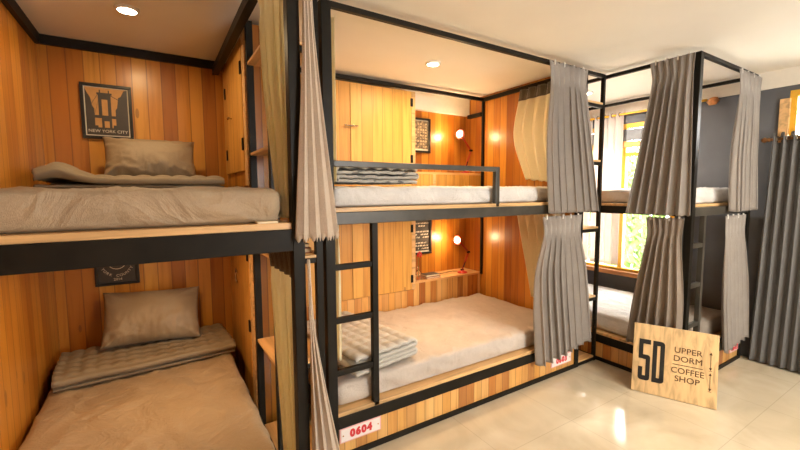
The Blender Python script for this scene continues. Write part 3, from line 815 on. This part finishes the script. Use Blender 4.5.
plate(t, 3.93, 4.10, RY0 + .0095, .085, .15, '0602')
mattress('mattress', 'upper mattress in white sheet, right bunk', RX0 + .045, RX1 - .045, RY0 + .06, YB - .08, 1.321, 1.43, SHEETB, 6, .8)
mattress('mattress', 'lower mattress in bright sheet by the window, right bunk', RX0 + .045, RX1 - .045, RY0 + .36, YB - .08, .243, .385, SHEETB, 7, .8)
t = mattress('cushion', 'brown-grey covered cushion at the foot of the lower right bunk', RX0 + .05, RX1 - .07, RY0 + .06, RY0 + .35, .243, .40, CURTB, 8, .5)
t['category'] = 'cushion'

# ------------------------------------------------------------------ ceiling downlights
def downlight(label, x, y, e, group='round ceiling downlights', col=(1., .70, .37)):
    t = thing('ceiling_downlight', label, 'ceiling light', (x, y, ZC - .014), group)
    bm = bmesh.new(); lathe(bm, [(.042, 0), (.050, .0), (.055, .006), (.056, .0135), (.042, .0135), (.042, .004)], Matrix.Translation((x, y, ZC - .014)), closed=True); mk('rim', bm, WHITEP, t, smooth=True)
    bm = bmesh.new(); lathe(bm, [(.0415, .0005), (.0415, .008)], Matrix.Translation((x, y, ZC - .0135))); mk('diffuser', bm, DIFF, t)
    l = bpy.data.lights.new('downlight_light', 'AREA'); l.shape = 'DISK'; l.size = .085; l.energy = e; l.color = col
    l.spread = math.radians(170)
    o = bpy.data.objects.new('downlight_light', l); COL.objects.link(o); o.parent = t; o.location = (0, 0, -.002)
    return t
downlight('round lit ceiling light over the left bunk', -.078, 2.50, 4.2)
downlight('round lit ceiling light over the middle bunk', 1.77, 2.37, 12)
downlight('added ceiling light brightening the right bunk, unseen behind the grey curtains', 3.55, 2.3, 26, 'round ceiling downlights', (1., .9, .78))  # added unseen light that brightens the right bunk's interior

# ------------------------------------------------------------------ curtains
# left bunk side curtains, gathered at the post
curtain('cream-lined curtain gathered inside the left bunk post, upper bed', [(0, (.405, 1.33), (.405, 1.74)), (.45, (.405, 1.33), (.40, 1.62)), (.8, (.402, 1.33), (.398, 1.50)), (1, (.40, 1.33), (.396, 1.42))], 2.245, 1.335, 5, .022, CURTW, seed=1, hooks=False, ampt=.8)
curtain('upper beige curtain with scalloped hem hanging outside the left bunk post', [(0, (.425, 1.258), (.452, 1.262)), (.35, (.422, 1.258), (.465, 1.262)), (1, (.385, 1.255), (.535, 1.262))], 2.245, 1.262, 3, .009, CURTO, seed=2, hooks=False, ampt=.6, scallop=.009)
curtain('lower cream-lined curtain with dark brown tape inside the left bunk post', [(0, (.405, 1.33), (.402, 1.70)), (.3, (.405, 1.33), (.398, 1.60)), (1, (.402, 1.33), (.398, 1.47))], 1.222, .29, 5, .017, CURTW, seed=3, tape=(TAPE, .12), hooks=False, ampt=.8)
curtain('lower beige curtain flaring outside the left bunk post', [(0, (.424, 1.272), (.430, 1.268)), (.25, (.424, 1.265), (.445, 1.262)), (1, (.42, 1.25), (.585, 1.24))], 1.19, .12, 3, .009, CURTO, seed=4, hooks=False, ampt=.3)
# middle bunk, left end
curtain('thin pale curtain gathered at the left end of the upper middle bed', [(0, (.80, 1.89), (.80, 2.10)), (1, (.79, 1.89), (.80, 2.05))], 2.30, 1.475, 3, .014, CURTW, seed=5, hooks=False)
curtain('thin pale curtain gathered at the left end of the lower middle bed', [(0, (.80, 1.89), (.80, 2.05)), (1, (.79, 1.885), (.82, 1.99))], 1.25, .52, 3, .014, CURTW, seed=6, hooks=False)
# middle bunk, right end: side pair and front pair
curtain('tan curtain with dark tape on the end panel of the upper middle bed', [(0, (2.745, 2.40), (2.745, 1.93)), (.5, (2.745, 2.47), (2.74, 1.93)), (1, (2.745, 2.33), (2.74, 1.93))], 2.295, 1.50, 5, .02, CURTW, seed=7, tape=(TAPE, .13), hooks=False, ampt=.8, hemskew=-.05)
curtain('tan curtain against the end panel of the lower middle bed', [(0, (2.745, 2.42), (2.745, 1.93)), (1, (2.745, 2.24), (2.74, 1.93))], 1.25, .47, 5, .02, CURTW, seed=8, hooks=False, ampt=.8, hemskew=-.10)
curtain('grey pleated curtain on the front of the upper middle bunk', [(0, (2.34, 1.80), (2.78, 1.80)), (.12, (2.36, 1.80), (2.77, 1.80)), (.5, (2.33, 1.792), (2.85, 1.79)), (1, (2.36, 1.785), (2.965, 1.785))], 2.315, 1.262, 7, .033, CURT, seed=9)
curtain('grey pleated curtain on the front of the lower middle bunk', [(0, (2.31, 1.80), (2.77, 1.80)), (.12, (2.33, 1.80), (2.76, 1.80)), (.4, (2.25, 1.795), (2.84, 1.79)), (1, (2.28, 1.775), (2.93, 1.775))], 1.236, .20, 8, .031, CURT, seed=10, hemskew=.07)
# right bunk
curtain('grey pleated curtain on the long side of the upper right bunk', [(0, (3.05, 1.49), (3.05, 1.215)), (.14, (3.05, 1.475), (3.05, 1.22)), (.6, (3.045, 1.545), (3.045, 1.205)), (1, (3.04, 1.615), (3.04, 1.19))], 2.322, 1.248, 6, .025, CURT, seed=11)
curtain('brown-grey pleated curtain on the long side of the lower right bunk', [(0, (3.05, 1.47), (3.05, 1.225)), (.14, (3.05, 1.46), (3.05, 1.235)), (.6, (3.045, 1.53), (3.045, 1.20)), (1, (3.04, 1.57), (3.04, 1.20))], 1.226, .26, 6, .022, CURTB, seed=12)
curtain('pale backlit curtain on the short front of the upper right bunk', [(0, (3.66, 1.175), (4.105, 1.17)), (.12, (3.68, 1.17), (4.09, 1.17)), (.6, (3.62, 1.168), (4.10, 1.168)), (1, (3.63, 1.16), (4.14, 1.16))], 2.30, 1.262, 6, .027, CURT, seed=13)
curtain('grey curtain on the short front of the lower right bunk beside the number plate', [(0, (3.58, 1.175), (3.98, 1.175)), (.14, (3.60, 1.175), (3.98, 1.175)), (.6, (3.60, 1.168), (4.10, 1.168)), (1, (3.66, 1.16), (4.16, 1.16))], 1.225, .19, 6, .024, CURT, seed=14, hemskew=.05)

# window curtains and rods
def curtain_rod(label, x, y0, y1, z, mat, shell=False):
    t = thing('curtain_rod', label, 'curtain rod', (x, (y0 + y1) / 2, z))
    bm = bmesh.new(); rod(bm, (x, y0, z), (x, y1, z), .011, 12); mk('rod', bm, mat, t, smooth=True)
    for y, s in ((y1, 1), (y0, -1)):
        bm = bmesh.new()
        if shell:
            for k in range(-2, 3):
                sph(bm, (x + .004 * k, y + s * .045, z - .018 + k * .013), .021, 10, (.5, 2.5 - .45 * abs(k), .5))
        else:
            lathe(bm, [(.008, 0), (.018, .012), (.012, .022), (.022, .038), (.014, .055), (.003, .062)], Matrix.Translation((x, y, z)) @ Matrix.Rotation(-s * PI / 2, 4, 'X'), 14)
        mk('finial', bm, BRASS, t, smooth=True)
    for y in (y0 + .12, y1 - .05):
        bm = bmesh.new(); bx(bm, x - .006, XR - .021 if z > 2.2 else XR, y - .008, y + .008, z - .028, z - .012)
        mk('bracket', bm, BRASS, t, .001)
    return t
curtain_rod('yellow curtain rod with copper leaf finials over the window behind the right bunk', XR - .045, 1.555, 2.95, 2.215, YELP, True)
curtain_rod('copper curtain rod across the window right of the bunks', 4.145, .0, 1.10, 1.815, BRASS)
def wave_curtain(label, x, y0, y1, z0, z1, n, amp, mat, seed, flare=0.):
    bm = bmesh.new(); ns = n * 14; nt = 30; g = []
    for j in range(nt + 1):
        t_ = j / nt; r = []
        for i in range(ns + 1):
            s = i / ns; ph = 2 * PI * n * s + noise.noise(Vector((s * 5, t_ * 1.2, seed))) * 1.1 * t_
            a = amp * (1 - .25 * t_ + .2 * noise.noise(Vector((s * 6, t_, seed))))
            z = z0 + (z1 - z0) * t_ + (.018 * math.cos(ph) * (1 - t_) ** 8)
            r.append(bm.verts.new((x + a * math.sin(ph), y0 + (y1 - y0) * s + flare * t_ * s * s + math.sin(2 * ph) * a * .25, z)))
        g.append(r)
    for a, b in zip(g, g[1:]):
        for i in range(ns): bm.faces.new((a[i], a[i + 1], b[i + 1], b[i]))
    t = thing('curtain', label, 'curtain', (x, (y0 + y1) / 2, z1))
    mk('curtain_cloth', bm, mat, t, smooth=True, solid=.003)
    for i in range(n):
        y = y0 + (y1 - y0) * (i + .5) / n
        rb = bmesh.new()
        lathe(rb, [(.018, -.002), (.026, -.002), (.026, .002), (.018, .002)], Matrix.Translation((x, y, z0 - .035)) @ Matrix.Rotation(PI / 2, 4, 'X'), 16, True)
        mk('eyelet', rb, CHROME, t, smooth=True)
    return t
wave_curtain('floor-length charcoal grey eyelet curtain at the right edge of the photo', 4.145, -.05, 1.09, 1.85, .015, 20, .030, CURTD, 21, .05)
wave_curtain('pale curtain at the left jamb of the window behind the right bunk', XR - .045, 2.62, 2.94, 2.25, .62, 3, .022, CURTS, 22)
wave_curtain('pale wavy curtain half drawn over the window behind the right bunk', XR - .045, 2.28, 2.60, 2.25, .62, 4, .022, CURTS, 23)

# ------------------------------------------------------------------ leaning sign board
base0 = Vector((2.815, 1.405, 0)); base1 = Vector((3.005, .965, 0))
ex = (base1 - base0).normalized(); nout = Vector((ex.y, -ex.x, 0)) ; nout = nout if nout.x < 0 else -nout   # faces the camera
lean = math.radians(12)
up = (Vector((0, 0, 1)) * math.cos(lean) - nout * math.sin(lean)).normalized()
fn = ex.cross(up); fn = fn if fn.dot(nout) > 0 else -fn
SW = (base1 - base0).length; SH = .475
MS = Matrix((( ex.x, up.x, fn.x, base0.x), (ex.y, up.y, fn.y, base0.y), (ex.z, up.z, fn.z, .004), (0, 0, 0, 1)))
t = thing('sign_board', 'pine board lettered 5D UPPER DORM COFFEE SHOP leaning on the right bunk', 'sign', base0.lerp(base1, .5))
bm = bmesh.new(); bx(bm, 0, SW, 0, SH, -.016, 0, MS); mk('board', bm, SIGNW, t, .002)
def poly(bm, pts, th=.0015):
    f = bm.faces.new([bm.verts.new(MS @ Vector((x, y, .0002))) for x, y in pts])
    r = bmesh.ops.extrude_face_region(bm, geom=[f]); bmesh.ops.translate(bm, vec=fn * th, verts=[v for v in r['geom'] if isinstance(v, bmesh.types.BMVert)])
def glyph(pts_boxes, name):
    bm = bmesh.new()
    for p in pts_boxes: poly(bm, p)
    mk(name, bm, INK, t)
def R(x0, x1, y0, y1, c=0, corners='') :
    pts = []
    def cor(x, y, sx, sy, on):
        if on: 
            for k in range(5):
                a = k / 4 * PI / 2
                pts.append((a, x, y, sx, sy))
    out = []
    spec = (('bl', x0, y0, 1, 1), ('br', x1, y0, -1, 1), ('tr', x1, y1, -1, -1), ('tl', x0, y1, 1, -1))
    for nme, x, y, sx, sy in spec:
        if nme in corners:
            cx_, cy_ = x + sx * c, y + sy * c
            a0 = {'bl': PI, 'br': 1.5 * PI, 'tr': 0, 'tl': .5 * PI}[nme]
            for k in range(6):
                a = a0 + k / 5 * PI / 2; out.append((cx_ + c * math.cos(a), cy_ + c * math.sin(a)))
        else: out.append((x, y))
    return out
gx = .036; gw = .070; st = .026; y0g, y1g = .085, .368
# 5
T_ = .032; ym = (y0g + y1g) / 2
glyph([R(gx, gx + gw, y1g - T_, y1g), R(gx, gx + st, ym + .005, y1g - T_), R(gx + st * .98, gx + gw, ym + .003, ym + .003 + T_, .018, 'tr'), R(gx + gw - st, gx + gw, y0g + .022, ym + .012),
       R(gx, gx + gw, y0g, y0g + T_, .02, 'bl br'), R(gx, gx + st, y0g + .022, y0g + .09)], 'letter_5')
gx2 = gx + gw + .013
glyph([R(gx2, gx2 + st, y0g, y1g), R(gx2 + st * .98, gx2 + gw, y1g - T_, y1g, .022, 'tr'), R(gx2 + st * .98, gx2 + gw, y0g, y0g + T_, .022, 'br'), R(gx2 + gw - st, gx2 + gw, y0g + .024, y1g - .024)], 'letter_D')
def st_(s, size, x, y, sx=1.): return text('lettering', s, size, MS @ Matrix.Translation((x, y, .0012)), INKB, t, .0006, sx=sx)
st_('UPPER', .054, .318, .332, 1.02); st_('DORM', .054, .318, .276, 1.02)
st_('COFFEE', .054, .318, .197, .98); st_('SHOP', .054, .318, .143, 1.02)
bm = bmesh.new(); poly(bm, R(.235, .400, .2345, .2385), .001); mk('rule', bm, INKB, t)
for a, b in ((.250, .345), (.118, .212)):
    bm = bmesh.new(); poly(bm, R(.438, .441, a, b), .001)
    poly(bm, [(.4395, b + .012), (.431, b - .006), (.448, b - .006)], .001); poly(bm, [(.4395, a - .012), (.448, a + .006), (.431, a + .006)], .001)
    poly(bm, R(.430, .449, (a - .016), (a - .0135)), .001)
    mk('arrow', bm, INKB, t)

# ------------------------------------------------------------------ outside the windows: ground and trees
box('ground', XR + .2, 14, -6, 9, -.6, -.5, GROUND, None, 0, kind='structure')
def tree(label, x, y, r, h, seed):
    random.seed(seed)
    t = thing('tree', label, 'tree', (x, y, -.5), 'trees outside the window')
    bm = bmesh.new(); rod(bm, (x, y, -.5), (x, y + .1, h * .6), .09, 10, .05)
    for k in range(5):
        a = random.uniform(0, 2 * PI); rod(bm, (x, y + .05, h * (.25 + .07 * k)), (x + math.cos(a) * r * .8, y + math.sin(a) * r * .8, h * (.5 + .12 * k)), .035, 8, .012)
    mk('trunk', bm, BARK, t, smooth=True)
    bm = bmesh.new()
    for k in range(1500):
        d = Vector((random.gauss(0, 1), random.gauss(0, 1), random.gauss(0, 1))).normalized() * random.uniform(.35, 1) ** .5
        c = Vector((x + d.x * r, y + .1 + d.y * r, h * .62 + d.z * h * .62))
        if c.z < -.4: continue
        n1 = Vector((random.gauss(0, 1), random.gauss(0, 1), random.gauss(0, 1))).normalized(); n2 = n1.orthogonal().normalized(); n3 = n1.cross(n2)
        s = random.uniform(.05, .11)
        bm.faces.new([bm.verts.new(c + v) for v in (n2 * s * 1.6, n3 * s * .55, -n2 * s * 1.6, -n3 * s * .55)])
    mk('foliage', bm, LEAF, t)
tree('leafy green tree seen through the window, nearer one', 6.6, 3.1, 1.0, 1.7, 1)
tree('leafy green tree seen through the window, further back', 8.2, 5.0, 1.2, 2.0, 2)

# ------------------------------------------------------------------ light
w = bpy.data.worlds.new('World'); scn.world = w; w.use_nodes = True
bg = w.node_tree.nodes['Background']; bg.inputs[0].default_value = (1., .98, .94, 1); bg.inputs[1].default_value = 21.0
def portal(name, loc, rot, sx, sy):
    l = bpy.data.lights.new(name, 'AREA'); l.shape = 'RECTANGLE'; l.size = sx; l.size_y = sy; l.cycles.is_portal = True
    o = bpy.data.objects.new(name, l); COL.objects.link(o); o.location = loc; o.rotation_euler = rot
portal('window_portal', (XR + .115, (W1[0] + W1[1]) / 2, (W1[2] + W1[3]) / 2), (0, PI / 2, 0), W1[3] - W1[2], W1[1] - W1[0])
portal('window_portal', (XR + .115, (W2[0] + W2[1]) / 2, (W2[2] + W2[3]) / 2), (0, PI / 2, 0), W2[3] - W2[2], W2[1] - W2[0])
portal('window_portal', ((W3[0] + W3[1]) / 2, YFRONT - .095, (W3[2] + W3[3]) / 2), (PI / 2, 0, 0), W3[1] - W3[0], W3[3] - W3[2])
sun = bpy.data.lights.new('sun', 'SUN'); sun.energy = 16; sun.angle = .02; sun.color = (1, .95, .86)
so = bpy.data.objects.new('sun', sun); COL.objects.link(so); so.location = (8, 3, 6)
so.rotation_euler = Vector((.70, -.525, .95)).to_track_quat('Z', 'Y').to_euler()

def lamp(name, loc, e, size, col=(1., .72, .42)):
    l = bpy.data.lights.new(name, 'AREA'); l.shape = 'DISK'; l.size = size; l.energy = e; l.color = col; l.spread = math.radians(170)
    o = bpy.data.objects.new(name, l); COL.objects.link(o); o.location = loc
lamp('under_bed_fill', (.05, 2.1, 1.215), 4.5, .09, (1., .62, .30))  # bare lights added to warm the lower bunks, no fixtures
lamp('under_bed_fill', (1.7, 2.2, 1.25), 6, .09, (1., .66, .36))
for x, y in ((2.3, -.2), (2.3, -1.3), (3.3, -.2), (3.3, -1.3)):  # unseen fill lights added to brighten the aisle and its ceiling
    downlight('added round fill light on the aisle ceiling, above and behind the camera', x, y, 12, 'added aisle fill lights', (1., .84, .64))
# ------------------------------------------------------------------ camera
f, pt, a, ro = 390.2, math.radians(4.86), math.radians(31.95), math.radians(-.29)
fw = Vector((math.sin(a) * math.cos(pt), math.cos(a) * math.cos(pt), -math.sin(pt)))
r = Vector((math.cos(a), -math.sin(a), 0)); u = r.cross(fw)
r, u = r * math.cos(ro) + u * math.sin(ro), -r * math.sin(ro) + u * math.cos(ro)
cd = bpy.data.cameras.new('camera'); cam = bpy.data.objects.new('camera', cd); COL.objects.link(cam)
cd.sensor_fit = 'HORIZONTAL'; cd.sensor_width = 36; cd.lens = f / 800 * 36; cd.clip_start = .02; cd.clip_end = 100
cam.matrix_world = Matrix(((r.x, u.x, -fw.x, 0), (r.y, u.y, -fw.y, 0), (r.z, u.z, -fw.z, 1.42), (0, 0, 0, 1)))
scn.camera = cam
vs = scn.view_settings
vs.view_transform = 'Standard'; vs.look = 'None'; vs.exposure = .42; vs.gamma = 1; vs.use_curve_mapping = False
